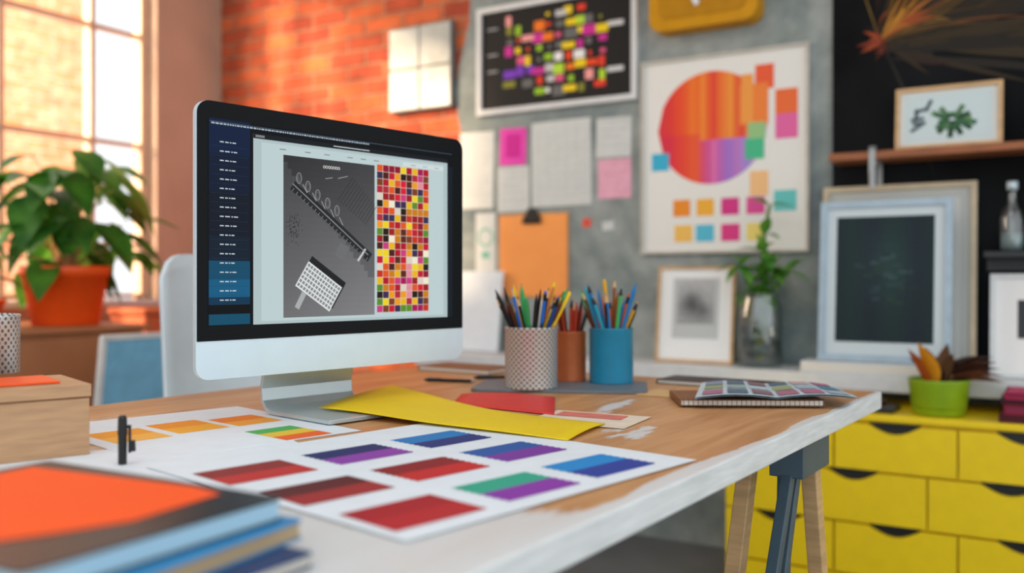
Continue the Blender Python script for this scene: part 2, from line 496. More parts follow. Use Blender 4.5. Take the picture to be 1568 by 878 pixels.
q(.104, .121, 1.2235, 1.2275, '#7c8084', 3); q(.26, .34, 1.2248, 1.2264, '#c7cdd0', 3)
q(.537, .550, .9165, 1.215, '#101a22', 2)
q(.115, .525, .9215, 1.2165, '#bccdcf', 2)
q(.42, .525, 1.205, 1.213, '#cddada', 3)
for x in (.15, .2, .24, .29, .32, .35): q(x, x+.012, 1.208, 1.2093, '#5d6a6e', 3)
for x in (.44, .47, .50): q(x, x+.012, 1.208, 1.2093, '#5d6a6e', 3)
px0, px1, pz0, pz1 = .157, .352, .926, 1.200
N = 24
for i in range(N):
    for j in range(N):
        f = (i*.6 + (N-1-j)*1.4) / (2*(N-1))
        g = int(66 + 62*f - (18 if (i + j*1.35) > N*1.25 else 0))
        q(px0 + (px1-px0)*i/N, px0 + (px1-px0)*(i+1)/N, pz0 + (pz1-pz0)*j/N, pz0 + (pz1-pz0)*(j+1)/N, '#%02x%02x%02x' % (g, g, g+2), 3)
def rq(w, z, ww, hh, a, c, k=4): b.rrot(SX(w), SZ(z), ww, hh, a, Y0-k*.00015, 0, c)
rq(.258, 1.090, .205, .018, -36, '#242527'); rq(.256, 1.094, .20, .0018, -36, '#8b8d8f', 5); rq(.250, 1.086, .17, .0010, -36, '#6b6d6f', 5)
for i in range(22): rq(.176+.0075*i, 1.1425-.00545*i, .0012, .006, -36, '#7b7d7f', 5)
for i in range(12): rq(.286+.0052*i, 1.152-.0040*i, .055-.001*i, .0011, 52, '#2c2d2f', 4)
for i, (x, z) in enumerate(((.188, 1.163), (.206, 1.150), (.226, 1.137), (.247, 1.124), (.267, 1.112))):
    b.ring(SX(x), SZ(z), .0095, .0009, Y0-.0008, 0, '#a4a6a7', 16, .0055)
    b.ring(SX(x), SZ(z), .0060, .0006, Y0-.0008, 0, '#838587', 12, .0030)
for i in range(5): rq(.200+.019*i, 1.146-.013*i, .016, .0012, -60, '#a9abac', 5)
rq(.236, .985, .086, .054, -33, '#1d1e20', 4); rq(.229, .978, .084, .050, -33, '#dfe3e3', 5)
ca, sa = math.cos(math.radians(-33)), math.sin(math.radians(-33))
for i in range(12):
    for j in range(6):
        dx = -.0375 + i*.0068; dz = -.0195 + j*.0078
        rq(.229 + dx*ca - dz*sa, .978 + dx*sa + dz*ca, .0050, .0054, -33, '#85898b', 6)
rq(.190, .955, .012, .030, -30, '#a9acad', 4); rq(.185, .957, .003, .03, -30, '#6b6d6f', 5)
for i in range(90): rq(random.gauss(.178, .006), random.gauss(1.078, .012), .0022, .0010, random.uniform(0, 90), '#1d1e20', 4)
for i in range(7): b.ring(SX(.240+.0052*i), SZ(1.187), .0026, .0008, Y0-.0008, 0, '#f0f0f0', 8)
rq(.28, 1.172, .022, .001, 15, '#a9abac', 5); rq(.25, 1.168, .016, .001, 10, '#a9abac', 5)
rq(.278, 1.040, .022, .026, -28, '#6a6c6e', 5)
rq(.322, 1.035, .004, .028, -38, '#c8cacb', 5)
pal = ['#c2152f', '#d81a34', '#8e1030', '#e8b414', '#ecd020', '#c97c12', '#dd5620', '#a4135a', '#c83c7c', '#e08c9c', '#b01228', '#9c1a20',
       '#5b2417', '#24160f', '#efe6cc', '#5a8a2a', '#b0283a', '#7d3b1d', '#eb9a1a', '#c43018', '#3a2a52', '#4a1a14']
nc, nr = 9, 21; gx0, gx1, gz0, gz1 = .3575, .486, .930, 1.2035
q(gx0, gx1, gz0, gz1, '#d9cfc0', 3)
for i in range(nc):
    for j in range(nr):
        t = j / nr
        if random.random() < .03: continue
        c = random.choice(['#e8b414', '#ecd020', '#c97c12', '#dd5620'] + pal) if (i > 3 and t > .45) else random.choice(pal)
        q(gx0 + (gx1-gx0)*i/nc, gx0 + (gx1-gx0)*(i+.94)/nc, gz0 + (gz1-gz0)*j/nr, gz0 + (gz1-gz0)*(j+.94)/nr, c, 4)
b.build('display', [SCREEN], parent=pc, recalc=False)

# ------------------------------------------------------------------ paper on the desk
ZD = .7506
def swatch(b, cx, cy, L, Wd, cols, ang=0, z=.0010, zig=.0, M0=None):
    n = len(cols)
    for k, c in enumerate(cols):
        y1 = Wd/2 - Wd*k/n; y0 = Wd/2 - Wd*(k+1)/n
        pts = [(-L/2, y0), (L/2, y0)]
        m = 4
        if zig:
            for i in range(1, 2*m): pts.append((L/2 + (zig if i % 2 else 0), y0 + (y1-y0)*i/(2*m)))
        pts.append((L/2, y1)); pts.append((-L/2, y1))
        if zig:
            for i in range(1, 2*m): pts.append((-L/2 + (zig if i % 2 else 0), y1 - (y1-y0)*i/(2*m)))
        a = math.radians(ang)
        b.poly([(cx + x*math.cos(a) - y*math.sin(a), cy + x*math.sin(a) + y*math.cos(a), z) for x, y in pts], 1, c)
b = MB()
b.box(-.255, .255, -.25, .25, 0, .0006)
sw = [[('#8e2a26', '#c0302c'), ('#5e1f22', '#a02c2c'), ('#a81f28', '#b8262c')],
      [('#1f2a66', '#8c3fa6'), ('#8c1f24', '#c6282a'), ('#2ea68a', '#8a38a6')],
      [('#1a7cc0', '#1f3478'), ('#245aa4', '#7a389e'), ('#1f8ad0', '#2a429c')]]
for i in range(3):
    for j in range(3):
        x = -.0206 + (i-1)*.158; y = -.030 - (j-1)*.146
        swatch(b, x, y, .122, .092, sw[i][j], ang=-2, zig=.0035 if i else 0)
b.build('color_swatch_sheet', [M_white, INK], (-.112, 1.19, ZD+.0012), math.radians(48))
b = MB(); b.box(-.175, .175, -.20, .20, 0, .0004)
for cx, cy, c in ((-.108, .015, ('#f5a22c', '#f8b850')), (-.003, .035, ('#f59820', '#f8b030'))):
    swatch(b, cx, cy, .088, .115, c, ang=3, z=.0006)
swatch(b, .098, .030, .085, .10, ('#f08220', '#f9a838'), ang=3, z=.0006)
swatch(b, .082, -.135, .085, .115, ('#4fb05a', '#e8c23a', '#f0641e'), ang=3, z=.0006)
b.build('orange_swatch_sheet', [M_white, INK], (-.505, 1.475, ZD-.0001), math.radians(45))
b = MB(); b.box(-.2, .2, -.14, .14, 0, .0004)
b.build('paper_sheet', [M_white], (-.46, 1.20, ZD - .0005), math.radians(30))
b = MB()
A = Vector((-.344, 1.625, .7640)); B_ = Vector((-.245, 1.86, .778)); C_ = Vector((.155, 1.515, .753)); D_ = Vector((.082, 1.352, .7535))
b.sheet(A, B_, C_, D_, lambda u, v: -.011*math.sin(math.pi*v)*u + .003*math.sin(math.pi*u) + .002*math.sin(v*9)*(1-v), 18)
b.build('yellow_paper', [mat('yellow_paper', '#ecca00', .6, var=.05, scale=8)], solid=.0006)
b = MB()
b.sheet((-.116, 1.76, .7520), (-.105, 1.915, .753), (.088, 1.86, .753), (.075, 1.62, .7520), lambda u, v: .006*math.sin(math.pi*v)*u, 8)
b.build('red_paper', [mat('red_paper', '#d8332f', .55, var=.05)], solid=.0005)
b = MB()
b.sheet((.02, 1.56, .7515), (.085, 1.685, .7515), (.245, 1.60, .7515), (.18, 1.47, .7515), None, 4)
b.sheet((.075, 1.62, .7522), (.095, 1.665, .7522), (.205, 1.605, .7522), (.185, 1.56, .7522), None, 2, 1)
b.build('envelope', [mat('cream_paper', '#e6d5c0', .6), mat('pink_envelope', '#dd7a6c', .55, var=.1)])

matz = ZD
b = MB(); b.prism([(x, y, 0) for x, y in rrect(.38, .20, .02, 5)], (0, 0, .006)); b.build('desk_mat', [M_grey], (.11, 2.045, matz), math.radians(-8), bevel=.001)
cz = matz + .0065
def cup(name, x, y, r, h, m, pencils, seedv, taper=.0, pal2=None, z0=cz, plen=(.165, .2)):
    random.seed(seedv)
    e = empty(name, (x, y, z0))
    b = MB(); t = .003
    b.lathe([(0, 0), (r-taper, 0), (r-taper, .002), (r, h-.003), (r+.0015, h-.001), (r, h), (r-t, h), (r-t-taper, .004), (0, .004)], seg=44)
    b.build('cup', [m], parent=e)
    b = MB()
    for i in range(pencils):
        a0 = random.uniform(0, 2*math.pi); rr = random.uniform(0, r*.55)
        a1 = a0 + random.uniform(-.8, .8); r1 = min(r*.80, rr + random.uniform(0, r*.8))
        L = random.uniform(*plen)
        p0 = Vector((rr*.8*math.cos(a0+3), rr*.8*math.sin(a0+3), .008)); p1 = Vector((r1*math.cos(a1), r1*math.sin(a1), h))
        d = (p1-p0).normalized(); p2 = p0 + d*L; p3 = p2 + d*.016; p4 = p3 + d*.006
        c = random.choice(pal2 or ['#20242a', '#1f6ad0', '#f0c01a', '#5d3018', '#14161a', '#3aa05a', '#14161a', '#c8783a', '#0e1014', '#1a4080', '#d9d4c4', '#2a2018', '#d83a2a'])
        rad = random.uniform(.0032, .0054)
        if random.random() < .35:
            b.cyl(p0, p2, rad, rad, 10, 0, c); b.cyl(p2, p3, rad, rad*.9, 10, 0, '#101114' if random.random() < .4 else c); b.cyl(p3, p4, rad*.9, rad*.5, 10, 0, c)
        else:
            b.cyl(p0, p2, rad, rad, 6, 0, c, smooth=False)
            b.cyl(p2, p3, rad, .0016, 8, 0, random.choice(['#d9b07a', c, '#2a2c30']))
            b.cyl(p3, p4, .0016, .0003, 6, 0, c)
    b.build('pencils', [INK], parent=e)
    return e
cup('pencil_cup', .042, 2.0, .0575, .132, cup_mesh_mat(), 34, 5, plen=(.150, .208))
cup('pencil_cup', .135, 2.14, .038, .115, M_copper, 16, 8, pal2=['#6a2018', '#b8402a', '#1a1c20', '#3a1a10', '#9a3a2a', '#2a2c30'], z0=matz+.0065, plen=(.15, .185))
cup('pencil_cup', .228, 2.10, .050, .125, M_teal, 30, 12, pal2=['#2a7ab8', '#2ea8c4', '#c8863a', '#5d3018', '#101216', '#e0a82a', '#8a4a1c', '#14161a', '#2a2018', '#4ab06a', '#d05a2a'], plen=(.160, .222))

def pen(name, x0, y0, x1, y1, z, r=.004, col='#16181c'):
    b = MB(); a = Vector((x0, y0, z+r)); c = Vector((x1, y1, z+r)); d = (c-a).normalized()
    b.cyl(a, c, r, r, 12, 0, col); b.cyl(c, c+d*.012, r, .0012, 12, 0, '#9a9da0'); b.cyl(a-d*.008, a, r*.6, r*.8, 12, 0, col)
    b.cyl(a + Vector((0, 0, r*1.2)), a + d*.035 + Vector((0, 0, r*1.2)), .0011, .0011, 6, 0, '#8a8d90')
    b.build(name, [INK])
pen('ballpoint_pen', -.20, 2.17, -.095, 2.14, ZD)
pen('ballpoint_pen', -.085, 2.22, .02, 2.24, ZD)

def notebook(name, x, y, z, w, d, t, rz, cover, pages='#e9e4da', deco=None, spiral=False):
    b = MB(); ct = min(.0015, t*.15)
    b.box(-w/2, w/2, -d/2, d/2, 0, ct, 0); b.box(-w/2, w/2, -d/2, d/2, t-ct, t, 0)
    b.box(-w/2+.002, w/2-.003, -d/2+.003, d/2-.003, ct, t-ct, 1, pages)
    b.box(-w/2, -w/2+.002, -d/2, d/2, ct, t-ct, 0)
    if deco: deco(b, w, d, t)
    if spiral:
        n = int(w/.009)
        for i in range(n):
            xx = -w/2 + .006 + i*.009
            pts = [(xx, -d/2 + .001 + .005*math.cos(a), t/2 + (t/2+.002)*math.sin(a)) for a in [k*math.pi/5 for k in range(11)]]
            b.tube(pts, .0006, 5, 2)
    return b.build(name, [cover, INK, M_steel], (x, y, z), rz)
M_brownc = mat('brown_card', '#8a5a36', .6); M_darkc = mat('dark_cover', '#1e2226', .45); M_kraft = mat('kraft', '#d9b078', .6)
notebook('notebook', -.12, 2.44, ZD, .23, .13, .012, math.radians(-34), M_brownc)
notebook('notebook', .475, 2.105, ZD, .26, .11, .010, math.radians(-34), M_darkc)
b = MB(); b.box(-.055, .055, -.055, .055, 0, .002); b.build('kraft_envelope', [M_kraft], (.335, 1.925, ZD), math.radians(-34), bevel=.0005)
notebook('spiral_notebook', .455, 1.795, ZD+.0028, .27, .15, .012, math.radians(-2), M_brownc, spiral=True)
b = MB()
zt = .7675
A = Vector((.34, 1.70, zt)); B_ = Vector((.405, 1.95, zt)); C_ = Vector((.66, 1.91, zt)); D_ = Vector((.645, 1.70, zt))
f = lambda u, v: .006*abs(math.sin(math.pi*(v*2))) + .002
b.sheet(A, B_, C_, D_, f, 12, 0); b.sheet(A, B_, C_, D_, lambda u, v: f(u, v)+.003, 12, 0)
random.seed(4)
for (u0, u1, v0, v1) in [(.06+.31*i+random.uniform(0, .05), .33+.31*i, .04+.16*j, .17+.16*j) for i in range(3) for j in range(6)]:
    c = random.choice(['#5a7a84', '#9ab0b0', '#8a6a72', '#5e7484', '#b0708a', '#9aa87a', '#5a86a0', '#c9b0b0', '#8a9ab0', '#b8c8d0', '#a8b8c4'])
    if v0 < .5 < v1: continue
    pts = []
    for u, v in ((u0, v0), (u1, v0), (u1, v1), (u0, v1)):
        p = (A*(1-u)+B_*u)*(1-v) + (D_*(1-u)+C_*u)*v; pts.append(p + Vector((0, 0, f(u, v)+.0045)))
    b.poly(pts, 1, c)
b.build('magazine', [mat('magazine_page', '#c6dae4', .4), INK])

bx = empty('wooden_box', (-.582, 1.26, ZD), math.radians(39.5))
b = MB(); b.box(-.26, 0, 0, .16, .0, .078, 0); b.box(-.262, .002, -.002, .162, .080, .097, 0); b.box(-.258, -.002, .002, .158, .078, .080, 1)
b.build('box_body', [M_woodb, M_brownc], parent=bx, bevel=.003)
b = MB(); b.box(-.2, -.03, .03, .13, .0975, .101); b.build('card', [M_orange], parent=bx, bevel=.001)
b = MB(); r = .042; b.lathe([(0, 0), (r, 0), (r, .083), (r+.002, .086), (r-.002, .088), (r-.003, .004), (0, .004)], seg=40)
b.build('wire_mesh_cup', [cup_mesh_mat()], (-.787, 1.375, .852))

b = MB(); b.cyl((0, 0, 0), (0, 0, .038), .0055, .0055, 16); b.cyl((0, 0, .038), (0, 0, .060), .0062, .0055, 16)
b.cyl((0, 0, .060), (0, 0, .063), .0055, .003, 16)
b.box(.0075, .0105, -.002, .002, .014, .050); b.box(.004, .0105, -.002, .002, .046, .050); b.cyl((.012, 0, .016), (.012, 0, .030), .0045, .004, 12)
b.build('marker_pen', [M_black], (-.507, 1.19, ZD+.001), math.radians(10))

th_ = math.atan2(.49, -.87)
def fore(name, rx_, ry_, z, w, d, t, cover, pages, deco=None, da=0):
    b = MB(); ct = .0016
    b.prism([(x+w/2, y+d/2, 0) for x, y in rrect(w, d, .006, 4)], (0, 0, ct), 0)
    b.prism([(x+w/2, y+d/2, t-ct) for x, y in rrect(w, d, .006, 4)], (0, 0, ct), 0)
    b.box(.003, w-.003, .003, d-.003, ct, t-ct, 1, pages)
    if deco: deco(b, w, d, t)
    b.build(name, [cover, INK], (rx_, ry_, z), th_+da)
def orange_panel(b, w, d, t):
    pts = [(.055, .020), (.10, .012), (.2, .02), (w-.02, .03), (w-.02, d-.03), (.12, d-.02), (.085, d-.03), (.065, d-.07), (.045, d*.5)]
    b.poly([(x, y, t+.0006) for x, y in pts], 1, '#ff5a14')
fore('sketchbook', -.165, .765, ZD, .30, .22, .012, mat('navy_cover', '#1c3a6a', .4), '#d9d4c8', da=-.03)
fore('sketchbook', -.183, .805, ZD+.0125, .30, .22, .017, mat('blue_cover', '#1f86c0', .35), '#b9a07c', da=.05)
fore('sketchbook', -.20, .800, ZD+.030, .33, .24, .020, mat('charcoal_cover', '#1c1d20', .35, spec=.3), '#a9cde0', orange_panel)

# ------------------------------------------------------------------ chair
ch = empty('office_chair', (-.610, 2.345, 0), math.radians(55.8))
b = MB(); nx, nz = 12, 14; vs = []
for j in range(nz+1):
    t = j/nz; z = .52 + .54*t
    wf = .205*(1 - .05*t) * (1 if t < .9 else math.sqrt(max(0, 1-((t-.9)/.1)**2*.2)))
    for i in range(nx+1):
        s_ = -1 + 2*i/nx
        zz = z - (.025*abs(s_)**6 if t > .8 else 0)
        vs.append((s_*wf, .20 + .05*t - .05*s_*s_, zz))
b.add(vs, [(j*(nx+1)+i, j*(nx+1)+i+1, (j+1)*(nx+1)+i+1, (j+1)*(nx+1)+i) for j in range(nz) for i in range(nx)], 0, smooth=True)
vs = []
for j in range(nz+1):
    t = j/nz; y = -.14 + .34*t
    for i in range(nx+1):
        s_ = -1 + 2*i/nx
        vs.append((s_*.205, y, .455 + .02*s_*s_ + .33*max(0, t-.8) - (.02*(1-t)**4)))
b.add(vs, [(j*(nx+1)+i, j*(nx+1)+i+1, (j+1)*(nx+1)+i+1, (j+1)*(nx+1)+i) for j in range(nz) for i in range(nx)], 0, smooth=True)
b.build('shell', [M_chair], parent=ch, solid=.012)
b = MB()
for sx in (-1, 1):
    for sy in (-1, 1):
        b.cyl((sx*.14, .03+sy*.11, .45), (sx*.21, .03+sy*.18, 0), .016, .010, 12)
b.build('legs', [M_woodl], parent=ch)

# ------------------------------------------------------------------ cabinet + plant by window
b = MB()
b.box(.02, .70, -2.3, -1.0, .08, .80, 0); b.box(.0, .72, -2.32, -.98, .80, .82, 0); b.box(.05, .66, -2.28, -1.03, 0, .08, 1)
b.box(.70, .712, -1.62, -1.02, .12, .78, 0); b.box(.70, .712, -2.27, -1.64, .12, .78, 0)
b.cyl((.712, -1.58, .5), (.735, -1.58, .5), .012, .015, 12, 1)
b.build('window_cabinet', [M_cab, M_brownc], C, RZ, bevel=.004)
b = MB(); b.box(-.20, .20, -.008, .008, 0, .80, 0)
for x in (-.205, .205): b.box(x-.008, x+.008, -.012, .012, 0, .80, 1)
for z in (.008, .80): b.box(-.21, .21, -.012, .012, z-.008, z+.008, 1)
p = R(.86, 1.16, 0.002); b.build('leaning_canvas', [M_blue, M_whitep], p, RZ+math.radians(90), math.radians(8))

def pot(b, r0, r1, h, m=0, ms=1):
    b.lathe([(0, 0), (r0, 0), (r0+.004, .004), (r1, h*.82), (r1+.006, h*.82), (r1+.010, h-.003), (r1+.006, h), (r1-.006, h), (r1-.012, h*.85), (0, h*.85)], m=m, seg=48)
    b.lathe([(0, h*.87), (r1-.008, h*.86)], m=ms, seg=30)
def potted(name, loc, r0, r1, h, seedv, leaves, spread, height, Ls, pm, lm):
    e = empty(name, loc); random.seed(seedv)
    b = MB(); pot(b, r0, r1, h); b.build('pot', [pm, M_soil], parent=e)
    b = MB()
    for k in range(leaves):
        a = random.uniform(0, 2*math.pi); t = random.random()**.85
        rad = spread*(.2 + .8*random.random())*(1.1-.45*t)
        zt = h + height*t
        tip = Vector((rad*math.cos(a), rad*math.sin(a), zt)); base = Vector((random.uniform(-.03, .03), random.uniform(-.03, .03), h*.86))
        mid = (base+tip)*.5 + Vector((0, 0, .06+.06*t)) - Vector((tip.x, tip.y, 0))*.15
        pts = [base*(1-s_)**2 + mid*2*s_*(1-s_) + tip*s_*s_ for s_ in [i/6 for i in range(7)]]
        b.tube(pts, [.004 - .0004*i for i in range(7)], 6, 1)
        d = Vector((math.cos(a+random.uniform(-.6, .6)), math.sin(a+random.uniform(-.6, .6)), random.uniform(-1.2, .2)))
        L = random.uniform(*Ls)
        b.leaf(tip, d, L, L*.62, .35, 0, .12, zmin=.03)
    for k in range(4):
        a = k*1.7; b.tube([(0, 0, h*.85), (.02*math.cos(a), .02*math.sin(a), h+height*.25), (.05*math.cos(a), .05*math.sin(a), h+height*.5)], [.014, .012, .007], 8, 1)
    b.build('foliage', [lm, M_stem], parent=e)
p = R(.49, 1.19, .821)
potted('potted_plant', p, .115, .150, .225, 21, 66, .29, .45, (.13, .22), M_orange, M_leaf)
p = R(.34, 1.48, .821)
potted('potted_plant', p, .10, .12, .10, 5, 14, .12, .22, (.10, .15), M_orange, M_leaf)
b = MB(); b.box(-.12, .12, -.06, .06, 0, .84); b.box(-.13, .13, -.07, .07, .84, .87); b.build('terracotta_plinth', [mat('terracotta', '#c8653a', .7, bump=.3)], R(.30, .72, 0), RZ, bevel=.01)

# ------------------------------------------------------------------ back-wall items
def wall_obj(b, name, mats, u, v, z, rx=0., **k):
    return b.build(name, mats, R(u, v, z), RZ, rx, **k)

b = MB(); w, h = .35, .38
b.box(0, w, -.035, 0, 0, h, 1)
for i in range(2):
    for j in range(2):
        x0 = .006 + i*(w/2-.003); z0 = .006 + j*(h/2-.003)
        b.box(x0, x0+w/2-.009, -.040, -.034, z0, z0+h/2-.009, 0)
wall_obj(b, 'metal_wall_panel', [M_silver, mat('panel_side', '#6d6a68', .6)], 1.14, .002, 1.75, bevel=.003)

def framed(name, u, v, z, w, h, fw, fd, fm, draw, rx=0., bg='#f4f4f2', glass=False):
    b = MB()
    b.box(0, fw, -fd, 0, 0, h, 0); b.box(w-fw, w, -fd, 0, 0, h, 0); b.box(fw, w-fw, -fd, 0, 0, fw, 0); b.box(fw, w-fw, -fd, 0, h-fw, h, 0)
    b.box(fw, w-fw, -fd*.45, -.001, fw, h-fw, 1, bg)
    draw(b, w, h, -fd*.45-.0008)
    return wall_obj(b, name, [fm, INK], u, v, z, rx)

def d_dark(b, w, h, y):
    random.seed(29)
    pal = ['#e8402a', '#f07a1a', '#f2d21a', '#9ac82a', '#d02a9a', '#f0f0f0', '#7a3ac0', '#e82a4a', '#c8c8c8', '#b8e03a', '#f4a3a0', '#e65a8a', '#6a6a6a', '#8a8a30', '#f04a1a']
    for i in range(10):
        for j in range(8):
            cx, cz = .16 + i*.047 + random.uniform(-.008, .008), .075 + j*.045 + random.uniform(-.006, .006)
            dd = ((cx-w*.5)/(w*.42))**2 + ((cz-h*.48)/(h*.46))**2
            if random.random() < 1.2 - dd*.70:
                ww = random.choice([.026, .038, .05, .060]); hh = random.choice([.026, .034, .042])
                if random.random() < .2: ww *= .5; hh *= .5
                k = random.randint(1, 5)
                b.poly([(x, y-.0002*k, z) for x, z in rrect(ww, hh, .004, 2, cx, cz)], 1, random.choice(pal))
    for z0 in (.18, .25, .36): b.rxz(.05, .10, z0, z0+.006, y-.0003, 1, '#b8b8b8')
    for z0 in (.12, .30): b.rxz(w-.13, w-.06, z0, z0+.02, y-.0003, 1, '#d8d8d8')
framed('framed_color_print', 1.617, .0135, 1.695, .739, .455, .022, .025, M_whitep, d_dark, bg='#141416')

def d_wheel(b, w, h, y):
    cx, cz, r = .278, h*(1-.367), .210
    n = 20
    up = ['#e0333a', '#e23a3c', '#e63c34', '#ee4a2e', '#f0532c', '#f26428', '#f57a2a', '#f4702a', '#f58a34', '#f0622e', '#ea4a34', '#f07030', '#f4863a', '#f5963c', '#ee6a34', '#e8503c', '#f08040', '#f49a4a', '#f29050', '#f0a060']
    low = ['#dc2f4a', '#de3048', '#e23048', '#e8403c', '#ec4636', '#ee5034', '#f05c34', '#ee5c3c', '#e2507a', '#d65a9a', '#e070b0', '#c868b8', '#b070c8', '#a878d0', '#c07cc8', '#b488d4', '#a48cd8', '#c090d0', '#b898d8', '#c8a8dc']
    for i in range(n):
        x0 = -r + 2*r*i/n; x1 = -r + 2*r*(i+1)/n
        def hz(x): return math.sqrt(max(0, r*r - x*x))
        sp = -.045 if i > 7 else -.02
        m0, m1 = max(-hz(x0), sp) if hz(x0) > abs(sp) else 0, max(-hz(x1), sp) if hz(x1) > abs(sp) else 0
        b.poly([(cx+x0, y, cz+m0), (cx+x1, y, cz+m1), (cx+x1, y, cz+hz(x1)), (cx+x0, y, cz+hz(x0))], 1, up[i])
        b.poly([(cx+x0, y, cz-hz(x0)), (cx+x1, y, cz-hz(x1)), (cx+x1, y, cz+m1), (cx+x0, y, cz+m0)], 1, low[i])
    def P(px0, px1, f0, f1, c, k=1): b.rxz((px0-985)/255*w, (px1-985)/255*w, h*(1-f1), h*(1-f0), y-.0003*k, 1, c)
    P(1163, 1190, .08, .20, '#f0603a'); P(1140, 1182, .17, .37, '#f5863c', 2); P(1142, 1160, .12, .36, '#f5a04a', 3)
    P(1192, 1224, .21, .33, '#f0703a'); P(1192, 1224, .33, .45, '#e86aa8')
    P(1152, 1178, .36, .44, '#9ac88a', 4); P(1148, 1176, .44, .54, '#4ac090', 4)
    P(1002, 1030, .48, .57, '#3ab4d8'); P(1155, 1182, .60, .72, '#f6c48a', 2)
    for x, c in ((1037, '#f2922a'), (1074, '#f5b43c'), (1112, '#da3a8c'), (1150, '#e0509a')): P(x, x+27, .725, .81, c)
    P(1190, 1222, .70, .80, '#6acac8')
    for x, c in ((1039, '#f6c460'), (1073, '#5ac0dc'), (1112, '#e2408a'), (1150, '#f2dc7a')): P(x, x+28, .855, .94, c)
framed('color_wheel_poster', 2.372, .0135, 1.092, .634, .738, .010, .022, mat('poster_frame', '#c4bfb4', .5), d_wheel, bg='#ecebe6')

b = MB(); b.prism([(x, -.09, z) for x, z in rrect(.41, .36, .05, 8)], (0, .09, 0), 0)
b.prism([(x, -.094, z) for x, z in rrect(.33, .28, .035, 8)], (0, .0039, 0), 2)
b.add([(-.10, -.0965, .04), (-.085, -.0965, .055), (-.005, -.0965, -.095), (-.022, -.0965, -.105)], [(0, 1, 2, 3)], 1)
wall_obj(b, 'yellow_wall_clock', [M_yellowd, M_white, mat('mustard_face', '#b88000', .5, spec=.25)], 2.64, .0135, 2.10, bevel=.012, seg=3)

def note(name, u0, u1, z0, z1, m, tilt=0., draw=None, v=.014):
    w, h = u1-u0, z1-z0
    b = MB(); b.box(-w/2, w/2, -.0012, 0, -h/2, h/2, 0)
    if draw: draw(b, w, h)
    o = b.build(name, [m, INK], R((u0+u1)/2, v, (z0+z1)/2), RZ); o.rotation_euler = (0, tilt, RZ)
    return o
def lines(n, c='#b4b8b9'):
    def f_(b, w, h):
        for i in range(n):
            z = h*.40 - i*h*.8/n
            b.rxz(-w*.38, w*(.38 - .2*(i % 3 == 2)), z, z+.0025, -.0018, 1, c)
    return f_
M_paper2 = mat('pinned_paper', '#cfd4d3', .6, var=.05); M_mag = mat('magenta_note', '#ea3ab4', .6); M_pink = mat('pink_note', '#e6aac0', .6)
note('pinned_paper', 1.515, 1.690, 1.30, 1.63, M_paper2, .02, lines(10), )
note('pinned_paper', 1.712, 1.865, 1.28, 1.470, M_paper2, 0, lines(5))
note('sticky_note', 1.722, 1.850, 1.477, 1.632, M_mag, .03, lambda b, w, h: b.rxz(-w*.28, w*.30, -h*.30, h*.34, -.0018, 1, '#d41f98'))
note('pinned_paper', 1.878, 2.150, 1.295, 1.645, M_paper2, -.01, lambda b, w, h: [b.rxz(-w*.4, w*.4, h*.4-i*.03, h*.4-i*.03+.0015, -.0018, 1, '#b8bcbe') for i in range(10)] + [b.rxz(-w*.4+i*.045, -w*.4+i*.045+.0015, -h*.4, h*.4, -.0018, 1, '#b8bcbe') for i in range(6)])
note('pinned_paper', 2.175, 2.325, 1.479, 1.635, M_paper2, .02, lines(4))
note('sticky_note', 2.182, 2.325, 1.315, 1.472, M_pink, 0, lines(3, '#d899ac'))
note('pinned_drawing', 1.600, 1.700, 1.03, 1.28, M_paper2, 0, lambda b, w, h: [b.ring(0, .02, .04, .008, -.0018, 1, '#6ab09a'), b.rxz(-.02, .02, -.07, -.04, -.0018, 1, '#7ab8a8')])
note('sticky_note', 2.112, 2.150, 1.205, 1.24, mat('red_note', '#e0503a', .6), .1)
note('sticky_note', 2.20, 2.25, 1.19, 1.225, M_paper2, -.1)
b = MB(); b.box(-.165, .165, -.006, 0, -.175, .175, 0); b.box(-.16, .16, -.0085, -.006, -.17, .165, 1)
b.box(-.04, .04, -.02, -.0086, .135, .165, 2); b.prism([(-.03, -.018, .165), (.03, -.018, .165), (.018, -.018, .195), (-.018, -.018, .195)], (0, .008, 0), 2)
b.cyl((-.042, -.018, .137), (.042, -.018, .137), .006, .006, 10, 2)
b.build('clipboard', [mat('clipboard_back', '#d99a5a', .6), M_orangep, M_black], R(1.885, .0135, 1.095), RZ, bevel=.001)

b = MB(); b.box(1.46, 4.4, -.25, -.0, .64, .69, 0)
for u in (1.6, 2.2, 2.75): b.box(u-.012, u+.012, -.2, 0, .59, .64, 0)
b.build('display_ledge', [M_whitep], R(0, .0135, 0), RZ, bevel=.003)
b = MB(); b.box(0, .26, -.018, 0, 0, .34, 0)
for x in (.015, .235): b.box(x, x+.010, -.004, .006, .01, .33, 1)
b.build('blank_canvas', [M_white, M_woodl], R(1.50, .085, .691), RZ, math.radians(-8), bevel=.002)

def d_photo(b, w, h, y):
    b.rxz(w*.2, w*.8, h*.25, h*.88, y, 1, '#c6cacb')
    random.seed(8)
    n = 12
    for i in range(n):
        for j in range(n):
            g = int(165 - 85*math.exp(-((i-4)**2+(j-5)**2)/9) - 50*math.exp(-((i-8)**2+(j-3)**2)/5) + random.uniform(-6, 6) + 2*j)
            b.rxz(w*(.26+.48*i/n), w*(.26+.48*(i+1)/n), h*(.40+.46*j/n), h*(.40+.46*(j+1)/n), y-.0004, 1, '#%02x%02x%02x' % (g, g+2, g+3))
framed('framed_photo', 2.475, .13, .691, .292, .352, .010, .015, M_woodl, d_photo, rx=math.radians(-7), bg='#f2f4f4')
